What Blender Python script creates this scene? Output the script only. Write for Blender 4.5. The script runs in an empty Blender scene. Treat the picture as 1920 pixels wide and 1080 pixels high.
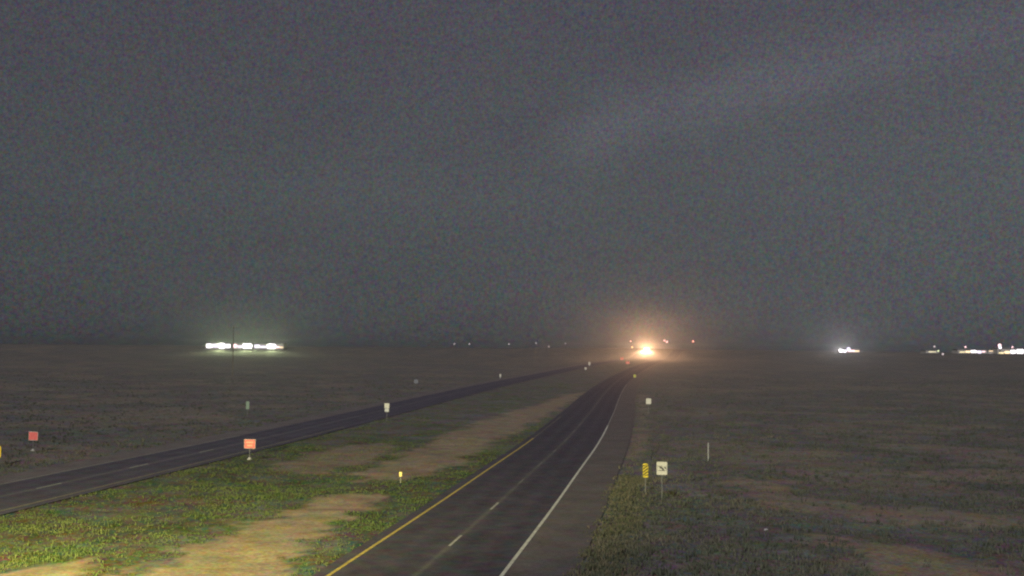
import bpy, bmesh, math, random
import numpy as np
from mathutils import Vector, Matrix
random.seed(4); rng = np.random.default_rng(4)
S = bpy.context.scene; COL = S.collection

# ------------------------------------------------------------ camera
FPX = 1980.0; PITCH = math.radians(3.24); ROLL = math.radians(0.5); CAMZ = 10.0
cd = bpy.data.cameras.new('traffic_camera'); cam = bpy.data.objects.new('traffic_camera', cd); COL.objects.link(cam)
cd.sensor_width = 36; cd.lens = 36 * FPX / 1920; cd.dof.use_dof = True; cd.dof.focus_distance = 14; cd.dof.aperture_fstop = 2.3; cd.clip_start = 0.5; cd.clip_end = 20000
f_ = Vector((0, math.cos(PITCH), math.sin(PITCH))); r_ = Vector((1, 0, 0)); u_ = r_.cross(f_)
r2 = r_ * math.cos(ROLL) + u_ * math.sin(ROLL); u2 = -r_ * math.sin(ROLL) + u_ * math.cos(ROLL)
M = Matrix((r2, u2, -f_)).transposed().to_4x4(); M.translation = (0, 0, CAMZ); cam.matrix_world = M
S.camera = cam

# ------------------------------------------------------------ exposure
S.view_settings.view_transform = 'Standard'; S.view_settings.look = 'None'
S.view_settings.exposure = 0; S.view_settings.gamma = 1; S.view_settings.use_curve_mapping = False
S.render.engine = 'CYCLES'
S.cycles.use_denoising = True
S.cycles.filter_width = 2.0
S.cycles.volume_bounces = 0; S.cycles.max_bounces = 3
S.cycles.sample_clamp_indirect = 2
S.render.dither_intensity = 2.0

# ------------------------------------------------------------ night sky
W = bpy.data.worlds.new('World'); S.world = W; W.use_nodes = True
nt = W.node_tree; N = nt.nodes; Lk = nt.links; N.clear()
def nd(t, **k):
    n = N.new(t)
    for a, b in k.items(): setattr(n, a, b)
    return n
def mth(op, a, b=None, c=None):
    n = nd('ShaderNodeMath', operation=op)
    for i, v in enumerate((a, b, c)):
        if v is None: continue
        if isinstance(v, (int, float)): n.inputs[i].default_value = v
        else: Lk.new(v, n.inputs[i])
    return n.outputs[0]
tc = nd('ShaderNodeTexCoord'); sep = nd('ShaderNodeSeparateXYZ'); Lk.new(tc.outputs['Generated'], sep.inputs[0])
ramp = nd('ShaderNodeValToRGB'); Lk.new(sep.outputs[2], ramp.inputs[0])
e = ramp.color_ramp.elements
e[0].position = 0.0; e[0].color = (.062, .064, .070, 1)
e[1].position = 0.6; e[1].color = (.062, .058, .080, 1)
for p, c in ((.05, (.074, .078, .085, 1)), (.14, (.084, .090, .099, 1)), (.28, (.080, .080, .096, 1))):
    q = e.new(p); q.color = c
gx = nd('ShaderNodeMapRange'); Lk.new(sep.outputs[0], gx.inputs[0])
gx.inputs[1].default_value = -.5; gx.inputs[2].default_value = .5; gx.inputs[3].default_value = .85; gx.inputs[4].default_value = 1.14
def noise(scale, det=3, sx=1, sy=1, sz=1, off=0):
    mp = nd('ShaderNodeMapping'); Lk.new(tc.outputs['Generated'], mp.inputs[0])
    mp.inputs['Scale'].default_value = (sx, sy, sz); mp.inputs['Location'].default_value = (off, off, off)
    n = nd('ShaderNodeTexNoise'); n.inputs['Scale'].default_value = scale; n.inputs['Detail'].default_value = det
    Lk.new(mp.outputs[0], n.inputs['Vector']); return n
# a faint band of lit cloud high on the right
dp = nd('ShaderNodeVectorMath', operation='DOT_PRODUCT'); Lk.new(tc.outputs['Generated'], dp.inputs[0]); dp.inputs[1].default_value = (-0.2451, -0.1841, 0.9519)
w1 = noise(5, 3); wob = mth('MULTIPLY_ADD', w1.outputs[0], .06, -.03)
dd = mth('ADD', dp.outputs['Value'], wob)
band = mth('EXPONENT', mth('MULTIPLY', mth('MULTIPLY', dd, dd), -1 / (.026 ** 2)))
bx_ = nd('ShaderNodeMapRange', interpolation_type='SMOOTHSTEP'); Lk.new(sep.outputs[0], bx_.inputs[0]); bx_.inputs[1].default_value = .0; bx_.inputs[2].default_value = .09
bf_ = nd('ShaderNodeMapRange', interpolation_type='SMOOTHSTEP'); Lk.new(sep.outputs[0], bf_.inputs[0]); bf_.inputs[1].default_value = .20; bf_.inputs[2].default_value = .42; bf_.inputs[3].default_value = 1; bf_.inputs[4].default_value = .35
bandv = mth('MULTIPLY', mth('MULTIPLY', band, bx_.outputs[0]), mth('MULTIPLY', bf_.outputs[0], mth('MULTIPLY_ADD', noise(9, 3, 1, 1, 2, 4).outputs[0], 1.2, .4)))
cl = noise(4, 4, 1, 1, 3, 7); clv = mth('MULTIPLY_ADD', cl.outputs[0], .22, .89)
k = mth('ADD', mth('MULTIPLY', gx.outputs[0], clv), mth('MULTIPLY', bandv, .26))
mot = nd('ShaderNodeMix', data_type='RGBA', blend_type='LINEAR_LIGHT'); 
m1 = noise(330, 2, 1, 1, 1, 3); m2 = noise(850, 1, 1, 1, 1, 11)
mm = nd('ShaderNodeMix', data_type='RGBA'); mm.inputs[0].default_value = .5; Lk.new(m1.outputs['Color'], mm.inputs[6]); Lk.new(m2.outputs['Color'], mm.inputs[7])
mot.inputs[0].default_value = .10; Lk.new(ramp.outputs[0], mot.inputs[6]); Lk.new(mm.outputs[2], mot.inputs[7])
bg = nd('ShaderNodeBackground'); Lk.new(mot.outputs[2], bg.inputs[0]); Lk.new(k, bg.inputs[1])
wo = nd('ShaderNodeOutputWorld'); Lk.new(bg.outputs[0], wo.inputs[0])
W.cycles.sampling_method = 'MANUAL'; W.cycles.sample_map_resolution = 256

# ------------------------------------------------------------ the nearly full moon, behind the camera, through thin cloud
sd = bpy.data.lights.new('moonlight', 'SUN'); sd.energy = 2.1; sd.angle = math.radians(11); sd.color = (1, .96, .98)
moon = bpy.data.objects.new('moonlight', sd); COL.objects.link(moon)
moon.rotation_euler = Vector((math.sin(math.radians(20)) * .87, .87 * math.cos(math.radians(20)), -.5)).to_track_quat('-Z', 'Y').to_euler()

# ------------------------------------------------------------ helpers
def tag(o, label=None, cat=None, group=None, kind=None):
    for a, b in (('label', label), ('category', cat), ('group', group), ('kind', kind)):
        if b: o[a] = b
    return o
def empty(name, loc, rz=0, label=None, cat=None, group=None):
    o = bpy.data.objects.new(name, None); COL.objects.link(o); o.location = loc; o.rotation_euler = (0, 0, rz)
    o.empty_display_size = .3
    return tag(o, label, cat, group)
def obj(name, bm, mat, parent=None, smooth=False):
    me = bpy.data.meshes.new(name); bm.normal_update(); bm.to_mesh(me); bm.free()
    if smooth:
        for p in me.polygons: p.use_smooth = True
    o = bpy.data.objects.new(name, me); COL.objects.link(o); me.materials.append(mat)
    if parent: o.parent = parent
    return o
def npobj(name, co, faces, mat, parent=None):
    me = bpy.data.meshes.new(name); me.from_pydata(co, [], faces); me.update()
    o = bpy.data.objects.new(name, me); COL.objects.link(o); me.materials.append(mat)
    if parent: o.parent = parent
    return o
def B(): return bmesh.new()
def box(bm, x0, x1, y0, y1, z0, z1, bev=0):
    r = bmesh.ops.create_cube(bm, size=1); vs = r['verts']
    for v in vs: v.co = Vector(((x0 + x1) / 2 + v.co.x * (x1 - x0), (y0 + y1) / 2 + v.co.y * (y1 - y0), (z0 + z1) / 2 + v.co.z * (z1 - z0)))
    if bev:
        es = list({e for v in vs for e in v.link_edges}); bmesh.ops.bevel(bm, geom=es, offset=bev, segments=2, affect='EDGES', profile=.6)
    return bm
def cyl(bm, a, b, ra, rb=None, seg=10):
    a = Vector(a); b = Vector(b); rb = ra if rb is None else rb
    q = (b - a).to_track_quat('Z', 'Y').to_matrix()
    A = []; C = []
    for i in range(seg):
        t = 2 * math.pi * i / seg; d = q @ Vector((math.cos(t), math.sin(t), 0))
        A.append(bm.verts.new(a + d * ra)); C.append(bm.verts.new(b + d * rb))
    for i in range(seg): bm.faces.new((A[i], A[(i + 1) % seg], C[(i + 1) % seg], C[i]))
    bm.faces.new(A[::-1]); bm.faces.new(C); return bm
def prism(bm, pts, y0, y1):
    """outline in x,z extruded from y0 to y1"""
    A = [bm.verts.new((x, y0, z)) for x, z in pts]; C = [bm.verts.new((x, y1, z)) for x, z in pts]
    n = len(pts); bm.faces.new(A); bm.faces.new(C[::-1])
    for i in range(n): bm.faces.new((A[i], C[i], C[(i + 1) % n], A[(i + 1) % n]))
    return bm
def rrect(w, h, r, zc=0, seg=5):
    P = []
    for cx, cz, a0 in ((w / 2 - r, h / 2 - r, 0), (-w / 2 + r, h / 2 - r, 90), (-w / 2 + r, -h / 2 + r, 180), (w / 2 - r, -h / 2 + r, 270)):
        for i in range(seg + 1):
            a = math.radians(a0 + 90 * i / seg); P.append((cx + r * math.cos(a), zc + cz + r * math.sin(a)))
    return P
def mat(name, col, rough=.8, metal=0, nscale=None, namt=.15, emit=None, estr=0, bump=0):
    m = bpy.data.materials.new(name); m.use_nodes = True; t = m.node_tree; b = t.nodes['Principled BSDF']
    b.inputs['Roughness'].default_value = rough; b.inputs['Metallic'].default_value = metal
    b.inputs['Base Color'].default_value = (*col, 1)
    if nscale:
        c = t.nodes.new('ShaderNodeTexCoord'); n = t.nodes.new('ShaderNodeTexNoise'); n.inputs['Scale'].default_value = nscale; n.inputs['Detail'].default_value = 4
        t.links.new(c.outputs['Object'], n.inputs['Vector'])
        mr = t.nodes.new('ShaderNodeMapRange'); t.links.new(n.outputs[0], mr.inputs[0]); mr.inputs[1].default_value = .3; mr.inputs[2].default_value = .7
        mr.inputs[3].default_value = 1 - namt; mr.inputs[4].default_value = 1 + namt
        vm = t.nodes.new('ShaderNodeVectorMath'); vm.operation = 'SCALE'; vm.inputs[0].default_value = col; t.links.new(mr.outputs[0], vm.inputs['Scale'])
        t.links.new(vm.outputs[0], b.inputs['Base Color'])
    if emit: b.inputs['Emission Color'].default_value = (*emit, 1); b.inputs['Emission Strength'].default_value = estr
    return m
STEEL = mat('galvanised_steel', (.17, .17, .16), .6, .3, 30)
ALU = mat('sign_back_aluminium', (.5, .51, .5), .45, .4, 12, .08)
WHITE = mat('white_sheeting', (.66, .64, .50), .45, 0, 9, .06)
REDM = mat('red_sheeting', (.76, .17, .14), .45, 0, 7, .15)
ORNG = mat('faded_orange_sheeting', (.85, .42, .26), .5, 0, 7, .1)
YEL = mat('yellow_sheeting', (.85, .66, .05), .45, 0, 9, .08)
AMB = mat('amber_reflector', (.9, .7, .22), .35)
BLACK = mat('black_sheeting', (.012, .012, .012), .5)
GREY = mat('grey_marks', (.05, .05, .045), .5)
GREENS = mat('dull_green_sheeting', (.22, .30, .2), .5, 0, 12, .12)
CONC = mat('pale_concrete', (.42, .41, .38), .9, 0, 12, .15)
WOOD = mat('weathered_wood', (.13, .10, .07), .9, 0, 6, .3)
WPLAST = mat('white_plastic', (.36, .37, .35), .4, 0, 8, .08)
DARK = mat('dark_housing', (.05, .05, .05), .5)
RUBBER = mat('rubber', (.02, .02, .02), .8)
CARP = mat('car_paint', (.18, .19, .21), .25, .5, 3, .05)
GLASS = mat('car_glass', (.02, .02, .025), .08)
WALLM = mat('painted_metal_siding', (.42, .40, .36), .7, 0, 1.2, .12)
ROOFM = mat('metal_roof', (.2, .2, .2), .5, .3, 1.5, .15)
def glow(name, col, st):
    m = mat(name, (.6, .6, .6), .4, 0, emit=col, estr=st); m.cycles.emission_sampling = 'NONE'; return m
G_HEAD = glow('headlight_glow', (1, .8, .55), 900)
G_WHITE = glow('white_lamp_glow', (1, .93, 1.0), 3)
G_WARM = glow('warm_lamp_glow', (1, .66, .30), 1.8)
G_ORNG = glow('orange_lamp_glow', (1, .5, .22), 1.5)
G_PINK = glow('pink_lamp_glow', (1, .58, .6), 1.9)
G_RED = glow('red_lamp_glow', (1, .3, .2), 3.0)
G_DIM = glow('dim_lamp_glow', (.8, .62, .62), .7)
G_VIO = glow('violet_white_glow', (.86, .76, 1), 1.25)
G_YG = glow('yellow_green_glow', (.75, .85, .35), 1.2)

# ------------------------------------------------------------ terrain and roads
def smooth(t): t = np.clip(t, 0, 1); return t * t * (3 - 2 * t)
def terr(x, y):
    x = np.asarray(x, float); y = np.asarray(y, float)
    return 2.2 * smooth((y - 350) / 400) + smooth((y - 800) / 145) * (6.1 + 2.2 * np.exp(-((x - 115) / 70) ** 2))
CY = np.array([-120, 47, 67, 87, 106.5, 158, 218, 292, 387, 590, 814, 1000, 1500, 2600.]); CX = np.array([-29.5, -4.05, -1.0, 1.9, 4.75, 11.4, 18.6, 28.0, 41.5, 76, 122, 165, 290, 600.])
SL = np.gradient(CX, CY)
def cr(y):
    y = np.asarray(y, float); i = np.clip(np.searchsorted(CY, y) - 1, 0, len(CY) - 2)
    h = CY[i + 1] - CY[i]; t = (y - CY[i]) / h
    return (2*t**3 - 3*t**2 + 1) * CX[i] + (t**3 - 2*t**2 + t) * h * SL[i] + (-2*t**3 + 3*t**2) * CX[i + 1] + (t**3 - t**2) * h * SL[i + 1]
def cl_(y): return cr(y) - (32.5 - 4.5 * smooth((np.asarray(y, float) - 150) / 700))
def slope(fn, y): return (fn(np.asarray(y) + .5) - fn(np.asarray(y) - .5))
YS = [-120.]
while YS[-1] < 2500: YS.append(YS[-1] + max(3, min(abs(YS[-1]) * .02, 12)))
def lat(fn, y, o):
    s = slope(fn, y); L = math.sqrt(1 + s * s); return fn(y) + o / L, y - o * s / L
def strip(name, fn, offs, ys, dz, material):
    co = []; fc = []; uv = []; n = len(offs); acc = 0; prev = None
    for j, y in enumerate(ys):
        if prev is not None: acc += math.hypot(y - prev, float(fn(y) - fn(prev)))
        prev = y
        for o in offs:
            X, Y = lat(fn, y, o); co.append((float(X), float(Y), float(terr(X, Y)) + dz)); uv.append((o, acc))
    for j in range(len(ys) - 1):
        for i in range(n - 1): fc.append((j * n + i, j * n + i + 1, (j + 1) * n + i + 1, (j + 1) * n + i))
    ob = npobj(name, co, fc, material); ul = ob.data.uv_layers.new(name='UVMap')
    for l in ob.data.loops: ul.data[l.index].uv = uv[l.vertex_index]
    return ob

def asphalt(name, sh_lo, sh_hi, lift=1.06):
    m = bpy.data.materials.new(name); m.use_nodes = True; t = m.node_tree; b = t.nodes['Principled BSDF']; b.inputs['Roughness'].default_value = .9
    b.inputs['Specular IOR Level'].default_value = .2
    uv = t.nodes.new('ShaderNodeUVMap'); sp = t.nodes.new('ShaderNodeSeparateXYZ'); t.links.new(uv.outputs[0], sp.inputs[0])
    r = t.nodes.new('ShaderNodeValToRGB'); mr = t.nodes.new('ShaderNodeMapRange'); t.links.new(sp.outputs[0], mr.inputs[0])
    mr.inputs[1].default_value = -8; mr.inputs[2].default_value = 8; t.links.new(mr.outputs[0], r.inputs[0])
    lane = (.060, .055, .070, 1); wheel = (.049, .045, .059, 1); seam = (.095, .092, .088, 1); sho = (.104, .092, .088, 1)
    st = [(-8, sho if sh_lo else lane), (-3.8, sho if sh_lo else lane), (-3.6, lane), (-2.8, wheel), (-1.9, lane), (-1, wheel), (-.25, lane), (0, seam), (.25, lane), (1, wheel), (1.9, lane), (2.8, wheel), (3.6, lane), (3.85, sho if sh_hi else lane), (8, sho if sh_hi else lane)]
    e = r.color_ramp.elements; e[0].position = 0; e[0].color = st[0][1]; e[1].position = 1; e[1].color = st[-1][1]
    for p, c in st[1:-1]:
        q = e.new((p + 8) / 16); q.color = c
    cdn = t.nodes.new('ShaderNodeTexCoord')
    def nz(scale, det, off=0, st=(1, 1, 1)):
        mp = t.nodes.new('ShaderNodeMapping'); mp.inputs['Scale'].default_value = st; mp.inputs['Location'].default_value = (off,) * 3
        t.links.new(cdn.outputs['Object'], mp.inputs[0]); n = t.nodes.new('ShaderNodeTexNoise'); n.inputs['Scale'].default_value = scale; n.inputs['Detail'].default_value = det
        t.links.new(mp.outputs[0], n.inputs['Vector']); return n
    n1 = nz(.35, 6); n2 = nz(5, 3, 5)
    ad = t.nodes.new('ShaderNodeMath'); ad.operation = 'ADD'; t.links.new(n1.outputs[0], ad.inputs[0]); t.links.new(n2.outputs[0], ad.inputs[1])
    m2 = t.nodes.new('ShaderNodeMapRange'); t.links.new(ad.outputs[0], m2.inputs[0]); m2.inputs[1].default_value = .6; m2.inputs[2].default_value = 1.4; m2.inputs[3].default_value = .68 * lift; m2.inputs[4].default_value = 1.32 * lift
    vm = t.nodes.new('ShaderNodeVectorMath'); vm.operation = 'SCALE'; t.links.new(r.outputs[0], vm.inputs[0]); t.links.new(m2.outputs[0], vm.inputs['Scale'])
    mx = t.nodes.new('ShaderNodeMix'); mx.data_type = 'RGBA'; mx.blend_type = 'LINEAR_LIGHT'; mx.inputs[0].default_value = .035
    t.links.new(vm.outputs[0], mx.inputs[6]); t.links.new(nz(1.3, 3, 9).outputs['Color'], mx.inputs[7]); t.links.new(mx.outputs[2], b.inputs['Base Color'])
    return m
AR = asphalt('road_asphalt', False, True); AL = asphalt('opposing_road_asphalt', True, False, 1.32)
o1 = strip('road', cr, [-4.4, -3.65, -2, 0, 2, 3.65, 5.2, 6.9], YS, .045, AR); tag(o1, kind='structure')
o2 = strip('opposing_road', cl_, [-6.6, -5, -3.65, -2, 0, 2, 3.65, 4.6], YS, .045, AL); tag(o2, kind='structure')
def paint(name, col):
    m = mat(name, col, .7, 0, 2.2, .28); return m
PW = paint('worn_white_paint', (.50, .50, .42)); PY = paint('worn_yellow_paint', (.42, .32, .075)); PW2 = paint('dimmed_white_paint', (.26, .26, .22)); PW3 = paint('dimmed_far_dash_paint', (.15, .145, .135)); PD = paint('worn_dash_paint', (.33, .32, .28)); PD2 = paint('left_dash_paint', (.36, .38, .28)); PY2 = paint('dimmed_yellow_paint', (.20, .185, .10))  # the darker paints carry the weaker retroreflection of far lines in their colour
NEAR = [y for y in YS if y < 120]; MID = [y for y in YS if NEAR[-1] <= y < 300]
tag(strip('edge_line', cr, [3.60, 3.78], NEAR + MID[:8], .052, PW), kind='structure')
tag(strip('edge_line', cr, [3.64, 3.74], MID[7:], .052, PW2), kind='structure')  # far stretch narrower and darker, its fading light return painted in
tag(strip('edge_line', cr, [-3.80, -3.62], NEAR, .052, PY), kind='structure')
tag(strip('edge_line', cr, [-3.74, -3.68], MID[:14], .052, PY2), kind='structure')  # yellow line dimmed with distance by tone and width, standing for lost retroreflection
tag(strip('edge_line', cl_, [-3.78, -3.64], NEAR, .052, PW2), kind='structure')
tag(strip('edge_line', cl_, [3.62, 3.78], NEAR + MID[:6], .052, PY2), kind='structure')
def dashes(name, fn, starts, material, w=.075):
    co = []; fc = []
    for y0 in starts:
        a = len(co)
        for k in range(3):
            y = y0 + 3.0 * k / 2
            for o in (-w, w):
                X, Y = lat(fn, y, o); co.append((float(X), float(Y), float(terr(X, Y)) + .052))
        for k in range(2): fc.append((a + 2 * k, a + 2 * k + 1, a + 2 * k + 3, a + 2 * k + 2))
    tag(npobj(name, co, fc, material), kind='structure')
dashes('lane_dashes', cr, [53.65 + 12.05 * k for k in range(-9, 2)], PD, .07)
dashes('dimmed_lane_dashes', cr, [53.65 + 12.05 * k for k in range(2, 8)], PW3, .04)  # far dashes: drop in returned light put into colour and width
dashes('lane_dashes', cl_, [73.3 + 12.7 * k for k in range(-10, 3)], PD2, .07)
dashes('dimmed_lane_dashes', cl_, [73.3 + 12.7 * k for k in range(3, 7)], PW3, .06)

# bare soil patches and other marks in the ground cover (world metres)
PA = {'A': [(-17,40),(-16.9, 44.8), (-15.4, 53.9), (-13.6, 64.4), (-11.6, 70.8), (-9.2, 71.5), (-8.7, 69.5), (-9.7, 61.6), (-10.2, 57.2), (-10.1, 51.3), (-10.4, 48.8), (-10.2, 45.0),(-10.3,40)],
'B': [(-12.1, 79.8), (-10.6, 97.6), (-6.8, 125.6), (-0.6, 162.1), (11.7, 228.9), (17.4, 243.8), (7.0, 170.1), (0.2, 122.5), (-3.8, 98.2), (-5.6, 87.3), (-8.4, 80.8)],
'C': [(-18.5, 84.5), (-19.8, 99.2), (-17.9, 105.7), (-13.4, 112.2), (-11.5, 105.2), (-12.4, 92.8), (-14.8, 83.0)],
'D': [(-21.6, 40), (-21.5, 47.2), (-19.4, 49.0), (-18.1, 46.8), (-19.0, 40)],
'E': [(15.0, 80.2), (20.7, 83.8), (22.0, 82.2), (20.3, 74.6), (22.4, 69.7), (26.9, 67.7), (32.5, 64.8), (30.6, 60.9), (22.8, 61.4), (19.0, 64.1), (16.2, 67.1), (16.5, 74.4)],
'G': [(28.3, 88.0), (46.3, 92.1), (41.2, 82.0), (33.2, 83.7)],
'F': [(16.8, 57.7), (20.1, 54.1), (22.1, 49.6), (21.8, 40), (14.8, 40)],
'T': [(10.8, 97.0), (18.9, 158.4), (28.2, 232.1), (30.0, 232.5), (17.7, 136.9), (12.1, 97.1)]}
PV = {'A': 1., 'B': .8, 'C': .62, 'D': .8, 'E': .6, 'G': .5, 'F': .75, 'T': .6}
def sdist(px, py, poly):
    """signed distance (positive inside) of points to a polygon"""
    n = len(poly); d = np.full(px.shape, 1e9); ins = np.zeros(px.shape, bool)
    for i in range(n):
        ax, ay = poly[i]; bx, by = poly[(i + 1) % n]
        ex, ey = bx - ax, by - ay; t = np.clip(((px - ax) * ex + (py - ay) * ey) / (ex * ex + ey * ey), 0, 1)
        d = np.minimum(d, np.hypot(px - ax - t * ex, py - ay - t * ey))
        c = ((ay > py) != (by > py)) & (px < (bx - ax) * (py - ay) / ((by - ay) if by != ay else 1e-9) + ax); ins ^= c
    return np.where(ins, d, -d)
def vnoise(x, y, s, seed=0):
    r = np.random.default_rng(seed).random((256, 256)); x = x / s; y = y / s
    i = np.floor(x).astype(int); j = np.floor(y).astype(int); u = x - i; v = y - j; u = u*u*(3-2*u); v = v*v*(3-2*v)
    g = lambda a, b: r[a % 256, b % 256]
    return (g(i, j)*(1-u) + g(i+1, j)*u)*(1-v) + (g(i, j+1)*(1-u) + g(i+1, j+1)*u)*v
def soilmask(x, y):
    wob = (vnoise(x, y, 2.2, 1) - .5) * 2.4 + (vnoise(x, y, .6, 2) - .5) * 2.0
    s = np.zeros(x.shape)
    for k_, poly in PA.items():
        dx = sdist(x, y, poly) + wob * (1.0 if k_ in 'AD' else .9)
        s = np.maximum(s, PV[k_] * smooth(dx / 1.5 + .5))
    # thin natural patches elsewhere
    far = np.clip(np.abs(x - (cr(np.clip(y, -100, 2500)) - 14)) - 20, 0, 12) / 12
    nat = smooth((vnoise(x + .3 * y, y, 11, 5) * .6 + vnoise(x, y, 4, 6) * .4 - .48) / .2)
    return np.clip(np.maximum(s, nat * .32 * far), 0, 1)
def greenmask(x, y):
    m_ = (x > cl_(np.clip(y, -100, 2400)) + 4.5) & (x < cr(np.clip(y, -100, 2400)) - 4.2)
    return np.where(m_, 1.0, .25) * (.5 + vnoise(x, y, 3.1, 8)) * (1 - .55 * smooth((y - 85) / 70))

ys = list(np.arange(-400, 30, 25.)) + [30.]
while ys[-1] < 5000: ys.append(ys[-1] + max(.45, ys[-1] * .0075))
ys = np.array(ys); us = np.sign(np.linspace(-1, 1, 301)) * np.abs(np.linspace(-1, 1, 301)) ** 1.25
wd = np.where(ys < 30, 30, ys) * .9 + 12
edge = smooth((np.abs(us) - .75) / .25)
X = us[None, :] * wd[:, None] * (1 + edge[None, :] * 1.2); X = X + np.interp(ys, [0, 400, 900], [0, 10, 0])[:, None]; Y = np.repeat(ys[:, None], len(us), 1)
def roaddist(x, y):
    yc = np.clip(y, -119, 2500); d1 = np.abs(x - cr(yc) - 1.2) - 5.9; d2 = np.abs(x - cl_(yc) + 1) - 5.8
    return np.minimum(d1, d2)
rd = roaddist(X, Y); amp = np.clip((rd - .4) / 3, 0, 1)
bumps = ((vnoise(X, Y, 6, 11) - .5) * .35 + (vnoise(X, Y, 1.5, 12) - .5) * .12) * amp
Z = terr(X, Y) + bumps - .02 * (rd < 0)
def ground_z(x, y):
    x = np.asarray(x, float); y = np.asarray(y, float); a = np.clip((roaddist(x, y) - .4) / 3, 0, 1)
    return terr(x, y) + ((vnoise(x, y, 6, 11) - .5) * .35 + (vnoise(x, y, 1.5, 12) - .5) * .12) * a
nr, nc = X.shape
co = np.stack([X, Y, Z], -1).reshape(-1, 3)
idx = np.arange(nr * nc).reshape(nr, nc); fc = np.stack([idx[:-1, :-1], idx[:-1, 1:], idx[1:, 1:], idx[1:, :-1]], -1).reshape(-1, 4)

gm = bpy.data.materials.new('desert_ground'); gm.use_nodes = True; t = gm.node_tree; b = t.nodes['Principled BSDF']; b.inputs['Roughness'].default_value = .95; b.inputs['Specular IOR Level'].default_value = .1
tcn = t.nodes.new('ShaderNodeTexCoord')
def gn(scale, det, off=0, st=(1, 1, 1), rough=.55):
    mp = t.nodes.new('ShaderNodeMapping'); mp.inputs['Scale'].default_value = st; mp.inputs['Location'].default_value = (off,) * 3
    t.links.new(tcn.outputs['Object'], mp.inputs[0]); n = t.nodes.new('ShaderNodeTexNoise'); n.inputs['Scale'].default_value = scale; n.inputs['Detail'].default_value = det; n.inputs['Roughness'].default_value = rough
    t.links.new(mp.outputs[0], n.inputs['Vector']); return n
def mr(v, a, b_, c=0, d=1):
    n = t.nodes.new('ShaderNodeMapRange'); t.links.new(v, n.inputs[0]); n.inputs[1].default_value = a; n.inputs[2].default_value = b_; n.inputs[3].default_value = c; n.inputs[4].default_value = d; return n.outputs[0]
def mix(f, a, b_, bt='MIX'):
    n = t.nodes.new('ShaderNodeMix'); n.data_type = 'RGBA'; n.blend_type = bt
    if isinstance(f, float): n.inputs[0].default_value = f
    else: t.links.new(f, n.inputs[0])
    for i, v in ((6, a), (7, b_)):
        if isinstance(v, tuple): n.inputs[i].default_value = (*v, 1)
        else: t.links.new(v, n.inputs[i])
    return n.outputs[2]
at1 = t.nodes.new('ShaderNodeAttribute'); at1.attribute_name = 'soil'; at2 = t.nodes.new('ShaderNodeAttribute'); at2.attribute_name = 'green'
veg = mix(mr(gn(.55, 5).outputs[0], .38, .62), (.156, .130, .124), (.098, .114, .086))
veg = mix(mr(gn(.12, 4, 9, (1, 1.6, 1)).outputs[0], .42, .6), veg, (.138, .128, .124))
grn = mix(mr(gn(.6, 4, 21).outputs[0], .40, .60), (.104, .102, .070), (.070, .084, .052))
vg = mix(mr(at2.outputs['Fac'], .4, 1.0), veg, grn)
veg = mix(mr(gn(.035, 5, 61, (1, 1.8, 1), .65).outputs[0], .44, .56), veg, mix(mr(gn(.3, 3, 71).outputs[0], .4, .6), (.092, .098, .078), (.100, .088, .086)))
veg = mix(mr(gn(.06, 5, 81, (1, 1.5, 1), .65).outputs[0], .52, .62), veg, (.168, .136, .118))
soil = mix(mr(gn(.7, 5, 3).outputs[0], .35, .65), (.30, .235, .155), (.225, .18, .13))
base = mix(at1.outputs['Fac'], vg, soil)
base = mix(.07, base, gn(.45, 3, 91).outputs['Color'], 'LINEAR_LIGHT')
base = mix(.13, base, gn(3.4, 3, 31).outputs['Color'], 'LINEAR_LIGHT')
sc_ = t.nodes.new('ShaderNodeVectorMath'); sc_.operation = 'SCALE'; t.links.new(base, sc_.inputs[0]); t.links.new(mr(gn(7, 4, 41).outputs[0], .3, .7, .72, 1.25), sc_.inputs['Scale'])
t.links.new(sc_.outputs[0], b.inputs['Base Color'])
g = npobj('ground', co.tolist(), fc.tolist(), gm); tag(g, kind='structure')
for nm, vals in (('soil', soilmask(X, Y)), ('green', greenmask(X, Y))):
    a = g.data.attributes.new(nm, 'FLOAT', 'POINT'); a.data.foreach_set('value', vals.reshape(-1).astype(np.float32))

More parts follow.
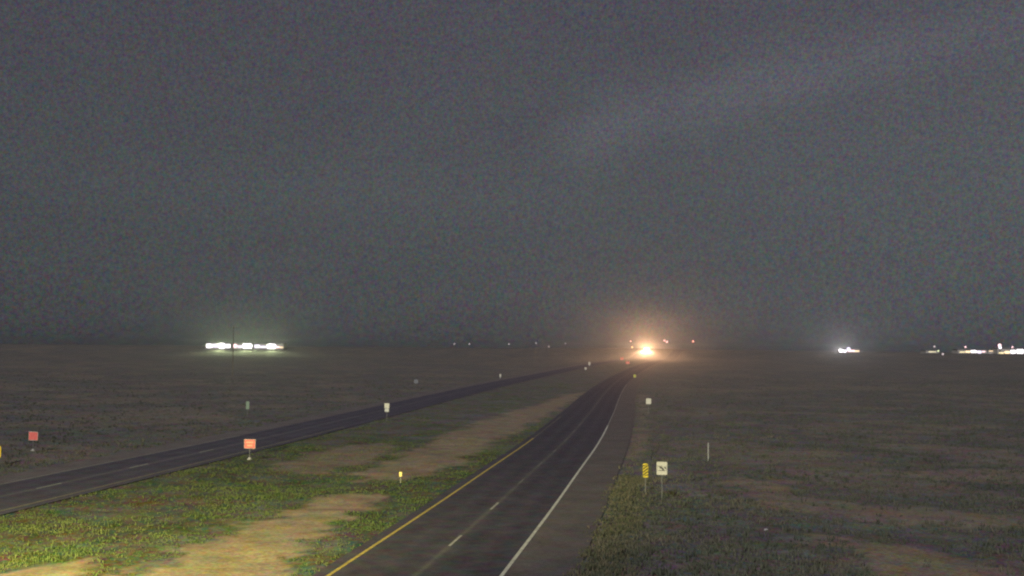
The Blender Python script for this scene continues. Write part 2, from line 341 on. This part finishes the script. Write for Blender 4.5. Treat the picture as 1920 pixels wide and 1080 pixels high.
# ------------------------------------------------------------ ground cover: weeds and low desert scrub
def leafmat(name, c1, c2, c3):
    m = bpy.data.materials.new(name); m.use_nodes = True; t_ = m.node_tree; b_ = t_.nodes['Principled BSDF']; b_.inputs['Roughness'].default_value = .8; b_.inputs['Specular IOR Level'].default_value = .1
    a = t_.nodes.new('ShaderNodeAttribute'); a.attribute_name = 'tint'; r = t_.nodes.new('ShaderNodeValToRGB'); t_.links.new(a.outputs['Fac'], r.inputs[0])
    e = r.color_ramp.elements; e[0].color = (*c1, 1); e[1].color = (*c3, 1); q = e.new(.5); q.color = (*c2, 1); t_.links.new(r.outputs[0], b_.inputs['Base Color'])
    return m
def tufts(name, px, py, h, spread, nb, tint, wleaf, material):
    n = len(px); pz = ground_z(px, py)
    ang = rng.random((n, nb)) * 2 * np.pi; rad = spread[:, None] * np.sqrt(rng.random((n, nb)))
    bx = px[:, None] + np.cos(ang) * rad; by = py[:, None] + np.sin(ang) * rad; bz = pz[:, None] + np.zeros((n, nb))
    lean = .55 * h[:, None]; a2 = rng.random((n, nb)) * 2 * np.pi; hh = h[:, None] * (.55 + .6 * rng.random((n, nb)))
    tx = bx + np.cos(a2) * lean * rng.random((n, nb)); ty = by + np.sin(a2) * lean * rng.random((n, nb)); tz = bz + hh
    a3 = rng.random((n, nb)) * np.pi; wx = np.cos(a3) * wleaf; wy = np.sin(a3) * wleaf
    mx, my, mz = (bx + tx) / 2, (by + ty) / 2, bz + hh * .5
    v = np.stack([np.stack([bx - wx*.4, by - wy*.4, bz - .05], -1), np.stack([bx + wx*.4, by + wy*.4, bz - .05], -1), np.stack([mx + wx, my + wy, mz], -1), np.stack([tx, ty, tz], -1), np.stack([mx - wx, my - wy, mz], -1)], 2)
    co = v.reshape(-1, 3); nf = n * nb
    me = bpy.data.meshes.new(name); me.vertices.add(len(co)); me.vertices.foreach_set('co', co.reshape(-1).astype(np.float32))
    me.loops.add(nf * 5); me.loops.foreach_set('vertex_index', np.arange(nf * 5, dtype=np.int32))
    me.polygons.add(nf); me.polygons.foreach_set('loop_start', np.arange(nf, dtype=np.int32) * 5); me.polygons.foreach_set('loop_total', np.full(nf, 5, np.int32))
    me.update(calc_edges=True)
    a = me.attributes.new('tint', 'FLOAT', 'POINT'); tv = np.clip(np.repeat(tint, nb * 5) + np.repeat(rng.normal(0, .08, nf), 5), 0, 1); a.data.foreach_set('value', tv.astype(np.float32))
    o = bpy.data.objects.new(name, me); COL.objects.link(o); me.materials.append(material); return o
# median weeds
n = 52000; y = 40 * (300 / 40) ** (rng.random(n) ** 1.25); lo = cl_(y) + 4.8; hi = cr(y) - 4.5
x = lo + (hi - lo) * rng.random(n); sm = soilmask(x, y) + .35 * smooth((y - 80) / 70); keep = rng.random(n) > sm * 1.15 + .75 * smooth((vnoise(x, y, 4.2, 40) * .6 + vnoise(x, y, 1.2, 41) * .4 - .35) / .3); x = x[keep]; y = y[keep]
tint = np.clip(vnoise(x, y, 2.6, 21) * .8 + vnoise(x, y, .8, 22) * .5 - .15, 0, 1)
tag(tufts('grass', x, y, (.035 + .13 * rng.random(len(x)) ** 1.6) * (.4 + 1.1 * vnoise(x, y, 3, 23)), .10 + .16 * rng.random(len(x)), 4, tint, .022,
    leafmat('median_weeds', (.058, .086, .030), (.078, .108, .036), (.112, .120, .052))), 'low green weeds between the two roads', 'grass', kind='stuff')
# scrub on the outer sides
n = 42000; y = 42 * (380 / 42) ** rng.random(n); side = rng.random(n) < .62
xr = cr(y) + 7.2 + (y * .55 + 6 - cr(y)) * rng.random(n); xl = cl_(y) - 6.9 - (y * .5) * rng.random(n)
x = np.where(side, xr, xl); sm = soilmask(x, y); den = smooth((vnoise(x, y * .6, 7, 31) * .6 + vnoise(x, y, 2.5, 32) * .5 - .25) / .5)
keep = (rng.random(n) > sm * 1.3) & (rng.random(n) < .25 + den); x = x[keep]; y = y[keep]
tint = np.clip(vnoise(x, y, 5, 33) * .9 + rng.normal(0, .12, len(x)), 0, 1)
tag(tufts('desert_scrub', x, y, .09 + .30 * rng.random(len(x)) ** 2.4, .14 + .2 * rng.random(len(x)), 6, tint, .035,
    leafmat('scrub_leaves', (.062, .070, .052), (.088, .099, .064), (.14, .125, .09))), 'low dry scrub on the open desert beside the roads', 'scrub', kind='stuff')
# pale dry grass along the right shoulder
n = 3600; y = 42 + 42 * rng.random(n) ** 1.2; x = cr(y) + 7.6 + .5 * vnoise(y, y * 0, 3, 50) + rng.normal(.3, .7, n); q = x > cr(y) + 6.5; x = x[q]; y = y[q]; n = len(x)
tag(tufts('dry_grass', x, y, (.06 + .2 * rng.random(n)) * (.4 + vnoise(x, y, 2, 51)), .12 + .08 * rng.random(n), 5, rng.random(n), .022,
    leafmat('dry_grass_blades', (.065, .08, .040), (.105, .105, .06), (.16, .135, .09))), 'pale dry grass along the right shoulder', 'grass', kind='stuff')

# ------------------------------------------------------------ signs
def gz(x, y): return float(ground_z(x, y))
def post(bm, h, w=.05):
    box(bm, -w / 2, w / 2, -w / 2, w / 2, -.3, h)
    return bm
def red_sign(x, y, w, h, zb, rz, label, group=None, base=True, centre=True):
    t_ = empty('wrong_way_sign', (x, y, gz(x, y)), rz, label, 'road sign', group)
    obj('post', post(B(), zb + h + .02), STEEL, t_)
    if base: obj('base', cyl(cyl(B(), (0, 0, -.1), (0, 0, .10), .22, .2, 14), (0, 0, .09), (0, 0, .2), .12, .1, 12), CONC, t_)
    zc = zb + h / 2
    pl = obj('sign_panel', prism(B(), rrect(w, h, .06, zc), -.045, -.03), WHITE, t_)
    obj('red_face', prism(B(), rrect(w - .05, h - .05, .05, zc), -.050, -.044), REDM, pl)
    if centre:
        bm = B(); prism(bm, rrect(w * .66, h * .2, .03, zc + h * .17), -.056, -.049); prism(bm, rrect(w * .5, h * .2, .03, zc - h * .17), -.056, -.049); obj('faded_legend', bm, ORNG, pl)
    return t_
red_sign(-22.98, 93.74, 1.02, .80, .98, -.12, 'red and orange rectangular sign on a short post between the two roads', centre=True)
red_sign(-44.03, 98.1, 1.02, .78, 1.0, -.3, 'red rectangular sign beyond the left road, above the yellow sign at the edge', centre=False)
red_sign(69.38, 664.5, 1.9, 1.4, 1.2, 0, 'tiny far red sign left of the bright headlights, the upper one of two', base=False)
red_sign(60.7, 552.0, 1.9, 1.3, 1.0, 0, 'tiny far red sign left of the bright headlights, the lower one of two', base=False)

# yellow sign cut by the left edge
t_ = empty('warning_sign', (-42.95, 89.17, gz(-42.95, 89.17)), -.3, 'yellow upright sign panel cut off by the left edge of the view', 'road sign')
obj('post', post(B(), 1.5), STEEL, t_); obj('sign_panel', prism(B(), rrect(.66, 1.05, .22, 1.05), -.045, -.03), YEL, t_)

# striped object marker
t_ = empty('object_marker', (9.38, 73.96, gz(9.38, 73.96)), -.06, 'yellow marker with black diagonal stripes beside the right shoulder', 'object marker')
obj('post', post(B(), 1.9), STEEL, t_)
zc = 1.58; w, h = .36, .95
pl = obj('marker_panel', prism(B(), rrect(w, h, .09, zc), -.045, -.03), YEL, t_)
bm = B()
for k_ in range(6):
    z0 = zc - h / 2 - .12 + k_ * .21
    pts = [(-w / 2 + .012, z0), (w / 2 - .012, z0 + .26), (w / 2 - .012, z0 + .375), (-w / 2 + .012, z0 + .115)]
    pts = [(a, min(max(b_, zc - h / 2 + .03), zc + h / 2 - .03)) for a, b_ in pts]
    if pts[2][1] - pts[1][1] < .01 and pts[3][1] - pts[0][1] < .01: continue
    if pts[0][1] == pts[3][1]: pts = pts[:3]
    if len(pts) == 4 and pts[1][1] == pts[2][1]: pts = [pts[0], pts[1], pts[3]]
    prism(bm, pts, -.052, -.044)
obj('stripes', bm, BLACK, pl)

# white regulatory sign with dark marks
t_ = empty('road_sign', (10.09, 70.92, gz(10.09, 70.92)), -.06, 'large white sign with dark marks, right of the striped marker', 'road sign')
obj('post', post(B(), 2.6), STEEL, t_)
zc = 2.16; w, h = .70, .86
pl = obj('sign_panel', prism(B(), rrect(w, h, .07, zc), -.045, -.03), WHITE, t_)
bm = B(); prism(bm, [(-.25, zc + .12), (.05, zc + .12), (.05, zc + .155), (-.25, zc + .155)], -.05, -.044)
def stroke(bm, pts, wd):
    for (ax, az), (bx, bz) in zip(pts[:-1], pts[1:]):
        d = Vector((bx - ax, bz - az)); d.normalize(); nx, nz_ = -d.y * wd / 2, d.x * wd / 2
        prism(bm, [(ax + nx, az + nz_), (ax - nx, az - nz_), (bx - nx, bz - nz_), (bx + nx, bz + nz_)], -.05, -.044)
stroke(bm, [(-.16, zc + .06), (-.04, zc + .05), (.06, zc - .03), (.10, zc - .12)], .11)
stroke(bm, [(.14, zc + .1), (.22, zc + .05), (.27, zc - .04)], .08)
stroke(bm, [(-.22, zc - .14), (.22, zc - .14)], .045)
obj('dark_marks', bm, GREY, pl)
obj('side_border', prism(B(), [(-.30, zc - .21), (-.285, zc - .21), (-.285, zc + .24), (-.30, zc + .24)], -.05, -.044), GREY, pl)
obj('side_border', prism(B(), [(.285, zc - .21), (.30, zc - .21), (.30, zc + .24), (.285, zc + .24)], -.05, -.044), GREY, pl)

def plain_sign(name, x, y, w, h, zb, rz, m, label, cat='road sign', r=.06, extra=None):
    t_ = empty(name, (x, y, gz(x, y)), rz, label, cat)
    obj('post', post(B(), zb + h + .03), STEEL, t_); obj('sign_panel', prism(B(), rrect(w, h, r, zb + h / 2), -.045, -.03), m, t_)
    return t_
plain_sign('road_sign', 21.43, 165.24, .78, .86, 1.5, -.1, WHITE, 'small square white sign beyond the right shoulder, under the bright headlights')
t_ = plain_sign('route_sign', -16.66, 142.51, .66, .66, 1.75, -.1, WHITE, 'white sign with a narrower plate under it, between the roads')
obj('lower_plate', prism(B(), rrect(.56, .44, .05, 1.49), -.045, -.03), ALU, t_)
plain_sign('milepost_sign', -36.85, 148.55, .50, 1.1, 1.1, -.2, GREENS, 'narrow dull green sign beyond the left road', 'milepost')
plain_sign('road_sign', -23.07, 257.05, 1.0, .9, 1.3, -.1, mat('dull_grey_sheeting', (.17, .18, .18), .6), 'dim grey sign back on the left verge, past the white route sign')
plain_sign('road_sign', 40.76, 349.74, .8, .95, .6, 0, mat('yellow_green_sheeting', (.5, .55, .1), .5), 'dull yellow green sign below the bright headlights')
def delineator(x, y, h, w, m, label, rz=0, refl=AMB, rh=.3, rw=.16):
    t_ = empty('delineator', (x, y, gz(x, y)), rz, label, 'delineator')
    obj('post', box(B(), -w / 2, w / 2, -.012, .012, -.2, h), m, t_)
    obj('reflector', prism(B(), rrect(rw, rh, .03, h - rh / 2), -.03, -.0125), refl, t_)
delineator(-8.1, 78.58, .85, .06, STEEL, 'small post with an amber reflector on the median soil', -.1, AMB, .34, .19)
delineator(-3.6, 348.52, 1.3, .3, WPLAST, 'tiny pale post on the left verge, in line with the white route sign', 0, WHITE, .8, .5)
delineator(32.75, 466.67, 1.2, .3, WPLAST, 'tiny pale post at the far bend, the lower one of two', 0, WHITE, .7, .9)
delineator(39.34, 533.84, 2.2, .3, WPLAST, 'tiny pale post at the far bend, the upper one of two', 0, WHITE, 1.5, .9)
t_ = empty('marker_post', (17.97, 96.69, gz(17.97, 96.69)), 0, 'thin white upright post alone in the scrub right of the road', 'marker post')
obj('post', box(B(), -.045, .045, -.02, .02, -.2, 1.55, .012), WPLAST, t_); obj('cap', box(B(), -.05, .05, -.025, .025, 1.552, 1.62, .01), WPLAST, t_)
bm = B(); bmesh.ops.create_icosphere(bm, subdivisions=2, radius=.11)
for v in bm.verts: v.co = v.co * (.75 + .5 * random.random()); v.co.z *= .6
o = obj('rock', bm, CONC); o.location = (14.19, 59.21, gz(14.19, 59.21) + .05); tag(o, 'small pale stone lying in the scrub near the bottom right', 'stone')

# utility pole in front of the far floodlit sheds
t_ = empty('utility_pole', (-91.09, 346.26, gz(-91.09, 346.26)), .3, 'tall dark utility pole standing in front of the bright sheds', 'utility pole')
obj('pole', cyl(B(), (0, 0, -.5), (0, 0, 16.5), .16, .09, 12), WOOD, t_)
ca = obj('crossarm', box(B(), -1.25, 1.25, -.22, -.125, 15.8, 15.95), WOOD, t_)
for k_ in (-1.1, -.5, .5, 1.1): obj('insulator', cyl(B(), (k_, -.17, 15.95), (k_, -.17, 16.18), .05, .03, 8), ALU, ca)
obj('transformer', cyl(B(), (0, -.42, 14.2), (0, -.42, 15.1), .24, .24, 14), STEEL, t_)

# ------------------------------------------------------------ oncoming car with its headlights on
y0 = 900.; x0 = 114.8; sl = float(slope(cl_, y0)); hd = math.atan(sl)
t_ = empty('car', (x0, y0, float(terr(x0, y0)) + .05), -hd, 'oncoming car with blazing warm headlights on the far road', 'car')
prof = [(-2.3, .35), (-2.32, .72), (-1.25, .98), (-.45, 1.45), (1.05, 1.47), (1.75, 1.05), (2.3, .98), (2.34, .38)]
def sidebody(bm, pr, hw):
    A = [bm.verts.new((-hw, yy, zz)) for yy, zz in pr]; C = [bm.verts.new((hw, yy, zz)) for yy, zz in pr]
    bm.faces.new(A[::-1]); bm.faces.new(C); n_ = len(pr)
    for i in range(n_): bm.faces.new((A[i], A[(i + 1) % n_], C[(i + 1) % n_], C[i]))
    bmesh.ops.recalc_face_normals(bm, faces=bm.faces); bmesh.ops.bevel(bm, geom=list(bm.edges), offset=.06, segments=2, affect='EDGES'); return bm
obj('body', sidebody(B(), prof, .9), CARP, t_)
bm = B(); vs = [bm.verts.new(v) for v in ((-.72, -1.27, 1.02), (.72, -1.27, 1.02), (.62, -.52, 1.44), (-.62, -.52, 1.44))]; bm.faces.new(vs); obj('windscreen', bm, GLASS, t_)
obj('grille', box(B(), -.4, .4, -2.36, -2.325, .42, .62), DARK, t_); obj('bumper', box(B(), -.88, .88, -2.42, -2.33, .26, .40, .03), DARK, t_)
for s in (-1, 1):
    for yy in (-1.45, 1.4):
        wv = obj('wheel', cyl(B(), (s * .72, yy, .32), (s * .92, yy, .32), .32, .32, 20), RUBBER, t_)
        obj('rim', cyl(B(), (s * .921, yy, .32), (s * .935, yy, .32), .19, .17, 14), ALU, wv)
    obj('headlight', prism(B(), rrect(.34, .2, .06, .68), -2.36, -2.328), G_HEAD, t_).location.x = s * .64
    ld = bpy.data.lights.new('headlight_beam', 'SPOT'); ld.energy = 3.2e5; ld.color = (1, .54, .28); ld.spot_size = math.radians(75); ld.spot_blend = 1; ld.shadow_soft_size = .15
    lo = bpy.data.objects.new('headlight_beam', ld); COL.objects.link(lo); lo.parent = t_; lo.location = (s * .64, -2.5, .70)
    # aimed ahead and slightly up, towards the camera side of the road
    wd_ = Vector((0, 0, 10)) - Vector((x0, y0, 8.4)); lo.rotation_euler = (Matrix.Rotation(hd, 3, 'Z') @ wd_).to_track_quat('-Z', 'Y').to_euler()

# ------------------------------------------------------------ far floodlit sheds on the left
def px2x(px, D): return (px - 960) / FPX * D
def shed(px0, px1, D, bays, label, cat='building', hgt=4.4, name='shed', zlift=0):
    xa, xb = px2x(px0, D), px2x(px1, D); xc = (xa + xb) / 2; zg = float(terr(xc, D)); wdt = (xb - xa) / 2
    t_ = empty(name, (xc, D, zg), 0, label, cat)
    obj('wall', box(B(), -wdt, wdt, 0, 14, -.5, hgt), WALLM, t_)
    bm = B(); v = [bm.verts.new(p) for p in ((-wdt - .4, -.5, hgt + .01), (wdt + .4, -.5, hgt + .01), (wdt + .4, 14.5, hgt + .01), (-wdt - .4, 14.5, hgt + .01), (-wdt - .4, 7, hgt + 1.1), (wdt + .4, 7, hgt + 1.1))]
    for q in ((0, 1, 5, 4), (3, 4, 5, 2), (0, 4, 3), (1, 2, 5), (0, 3, 2, 1)): bm.faces.new([v[i] for i in q])
    obj('roof', bm, ROOFM, t_)
    for (a, b_, z0, z1, m) in bays:
        A, C = px2x(a, D) - xc, px2x(b_, D) - xc; w_ = C - A; h_ = z1 - z0
        r = min(w_, h_) * .42
        bay = obj('lit_bay', prism(B(), [(p_[0] + (A + C) / 2, p_[1]) for p_ in rrect(w_, h_, r, (z0 + z1) / 2)], -.12, -.003), m, t_)
    return t_
G_YELL = glow('yellow_lamp_glow', (1, .8, .3), 1.1)
DL = 900
shed(387, 435, DL, [(389, 400, .9, 4.1, G_WHITE), (400.5, 411, 1.2, 4.2, G_VIO), (411, 424, .3, 4.9, G_WHITE), (424.5, 434, 1.1, 3.9, G_WHITE)], 'long low shed with white lit bays, left of the utility pole', hgt=5.0)
shed(437.5, 475.5, DL, [(439, 446.5, 1.1, 4.2, G_PINK), (447, 456, 1.2, 2.8, G_VIO), (456.5, 474.5, .6, 4.6, G_WHITE)], 'low shed with white lit bays, just right of the utility pole', hgt=4.8)
shed(477.5, 533, DL, [(478.5, 489, 1.2, 3.8, G_VIO), (489.5, 502, 1.2, 2.8, G_VIO), (502.5, 519, .6, 4.5, G_WHITE), (519.5, 526, 1.2, 2.6, G_PINK), (526.5, 532.5, 1.3, 2.1, G_WARM)], 'rightmost lit shed of the row on the left horizon', hgt=4.8)
def flood(px, D, z, en, label, col=(.95, .95, .85), size=.9, m=G_WHITE, group=None, spot=100, aimz=10):
    x = px2x(px, D); zg = float(terr(x, D)); t_ = empty('floodlight', (x, D, zg), 0, label, 'floodlight', group); H = z - zg
    obj('mast', cyl(B(), (0, .3, -.4), (0, .3, H), .14, .09, 8), STEEL, t_)
    hd_ = obj('lamp_head', box(B(), -size / 2, size / 2, -.05, .35, H - size * .35, H + size * .35, size * .12), DARK, t_)
    obj('lens', prism(B(), rrect(size * .9, size * .62, size * .28, H), -.075, -.052), m, hd_)
    if en:
        ld = bpy.data.lights.new('floodlight_beam', 'SPOT'); ld.energy = en; ld.color = col; ld.spot_size = math.radians(spot); ld.spot_blend = 1; ld.shadow_soft_size = .3
        lo = bpy.data.objects.new('floodlight_beam', ld); COL.objects.link(lo); lo.parent = t_; lo.location = (0, -.3, H)
        lo.rotation_euler = (Vector((0, 0, aimz)) - Vector((x, D, z))).to_track_quat('-Z', 'Y').to_euler()
    return t_
EF = 4.2e4
GL = (.85, 1.0, .5)
flood(412, 885, 10.2, EF, 'floodlight before the lit sheds, leftmost on its mast', GL, 1.6)
flood(463, 885, 10.3, EF, 'floodlight before the lit sheds, just right of the utility pole', GL, 1.6)
flood(511, 885, 10.2, EF, 'floodlight before the rightmost lit shed', GL, 1.6)

# ------------------------------------------------------------ lights on the rise behind the headlights
def yard_light(px, py, D, size, m, label, cat='street lamp', name='street_lamp', group=None):
    x = px2x(px, D); hz = 652.1 + (px - 960) * .00873; z = CAMZ + (hz - py) / FPX * D; zg = float(terr(x, D)); H = max(z - zg, .9)
    t_ = empty(name, (x, D, zg), 0, label, cat, group)
    obj('pole', cyl(B(), (0, .6, -.4), (0, .6, H + .25), .12, .07, 8), STEEL, t_)
    obj('arm', cyl(B(), (0, .6, H + .2), (0, .05, H + size * .45), .05, .04, 6), STEEL, t_)
    bm = B(); bmesh.ops.create_uvsphere(bm, u_segments=12, v_segments=8, radius=size / 2)
    for v in bm.verts: v.co.z += H
    obj('lamp', bm, m, t_, True); return t_
yard_light(1183, 640, 1150, 1.5, G_PINK, 'pinkish lamp on a mast, upper left of the blazing headlights')
yard_light(1246.5, 638.5, 1150, 1.8, G_PINK, 'pink lamp right of the headlights, the upper left of a close pair')
yard_light(1251, 641, 1150, 2.2, G_PINK, 'pink lamp right of the headlights, the lower right of a close pair')
yard_light(1300, 640, 1150, 1.9, G_RED, 'lone red lamp on a mast, right of the pink pair')
yard_light(1186, 651, 1100, 1.6, G_WARM, 'low amber lamp just left of the blazing headlights')
for px, py, m, lb in ((853, 645, G_DIM, 'faint pinkish lamp, leftmost of the faint horizon lamps'), (881, 645, G_DIM, 'faint lamp next to the leftmost faint pinkish one'), (955, 645, G_DIM, 'faint lamp near the middle of the horizon'), (1006, 643.5, G_DIM, 'faint whitish lamp left of the low orange one'), (1061, 644, G_DIM, 'faint lamp closest to the headlights on their left')):
    yard_light(px, py, 1300, 1.5, m, lb)
yard_light(1030, 650, 1300, 2.0, glow('dim_orange_glow', (.8, .45, .3), .35), 'dim low orange lamp on the horizon left of the headlights')

# ------------------------------------------------------------ lit yards on the right horizon
flood(1577, 1000, 10.0, 9e4, 'brilliant white floodlight on the right horizon', (1, .93, .9), 4.2, G_WHITE)
yard_light(1591, 654.5, 1000, 3.6, G_VIO, 'pinkish white lamp just right of the brilliant floodlight')
yard_light(1584, 658.5, 1000, 2.4, G_WHITE, 'white lamp between the brilliant floodlight and its pinkish neighbour')
shed(1588, 1612, 1005, [(1589, 1603, .9, 2.4, G_PINK), (1602, 1611, .9, 1.9, G_WARM)], 'small low building with a warm lit front beside the brilliant floodlight', hgt=2.6)
yard_light(1752, 650, 1000, 1.7, G_DIM, 'small pale lamp, upper left above the greenish one')
yard_light(1759, 658, 1000, 1.7, G_YG, 'small greenish lamp between a pale lamp and a pink one')
yard_light(1767.5, 666, 900, 1.7, G_DIM, 'small pinkish lamp lowest on the right horizon')
shed(1736, 1760, 1010, [(1741, 1755, .8, 1.9, glow('dim_yellow_glow', (1, .85, .4), .75))], 'tiny low building with a dim yellow front', hgt=2.4)
yard_light(1810, 650.5, 1000, 1.6, G_PINK, 'small pale lamp above the long white lit building')
shed(1796, 1850, 1000, [(1799, 1809, .9, 1.9, G_YELL), (1810, 1819, .9, 2.6, G_WARM), (1820, 1830.5, .9, 3.1, G_WHITE), (1831.5, 1840, .3, 2.8, G_VIO), (1841, 1847, 1.3, 2.6, G_PINK)], 'long low building with white lit front, left of the tall lamp', hgt=3.6)
yard_light(1874, 647.5, 1000, 3.0, G_PINK, 'tall bright lamp over the lit building at the right edge')
yard_light(1875, 651.5, 995, 2.4, G_WHITE, 'bright lamp hanging just below the tall lamp near the right edge')
yard_light(1898, 651, 1000, 1.6, G_PINK, 'small pale lamp above the lit building cut by the right edge')
shed(1870, 1960, 1000, [(1872, 1882, .1, 1.6, G_YELL), (1883, 1893, .3, 2.6, G_WARM), (1894, 1904, .4, 3.6, G_WHITE), (1905, 1919, .5, 4.4, G_WHITE), (1920.5, 1938, .5, 4.4, G_VIO), (1939, 1958, .5, 4.4, G_WHITE)], 'lit building with a broad white front cut by the right edge', hgt=5.0)
shed(1852, 1869, 1010, [(1854, 1868, 2.3, 2.9, G_WARM)], 'narrow building with a thin warm lit strip between two white lit ones', hgt=3.2)

# ------------------------------------------------------------ street lamp just outside the view that lights the median
t_ = empty('street_lamp', (-30, 16, 0), 0, 'tall street lamp beside the camera lighting the median', 'street lamp')
obj('pole', cyl(B(), (0, 0, -.3), (0, 0, 12.2), .13, .08, 12), STEEL, t_); obj('arm', cyl(B(), (0, 0, 12.1), (1.7, 1.7, 12.4), .05, .04, 8), STEEL, t_)
obj('lamp_head', box(B(), 1.5, 2.2, 1.5, 2.2, 12.36, 12.52, .03), DARK, t_); obj('lens', box(B(), 1.62, 2.08, 1.62, 2.08, 12.30, 12.355), G_WARM, t_)
ld = bpy.data.lights.new('street_lamp_beam', 'SPOT'); ld.energy = 2.7e5; ld.color = (1, .90, .30); ld.spot_size = math.radians(64); ld.spot_blend = 1; ld.shadow_soft_size = .2
lo = bpy.data.objects.new('street_lamp_beam', ld); COL.objects.link(lo); lo.parent = t_; lo.location = (1.85, 1.85, 12.2)
lo.rotation_euler = (Vector((-20.5, 48, 0)) - Vector((-28.15, 17.85, 12.2))).to_track_quat('-Z', 'Y').to_euler()

# ------------------------------------------------------------ night haze
hm = bpy.data.materials.new('haze_air'); hm.use_nodes = True; t = hm.node_tree; t.nodes.clear()
out = t.nodes.new('ShaderNodeOutputMaterial'); pv = t.nodes.new('ShaderNodeVolumePrincipled'); t.links.new(pv.outputs[0], out.inputs['Volume'])
pv.inputs['Color'].default_value = (.85, .87, .88, 1); pv.inputs['Density'].default_value = 1.0e-4; pv.inputs['Anisotropy'].default_value = .92
hz_ = obj('haze', box(B(), -11000, 11000, -450, 5100, -2, 34), hm); tag(hz_, kind='stuff', label='thin night haze over the desert', cat='haze')
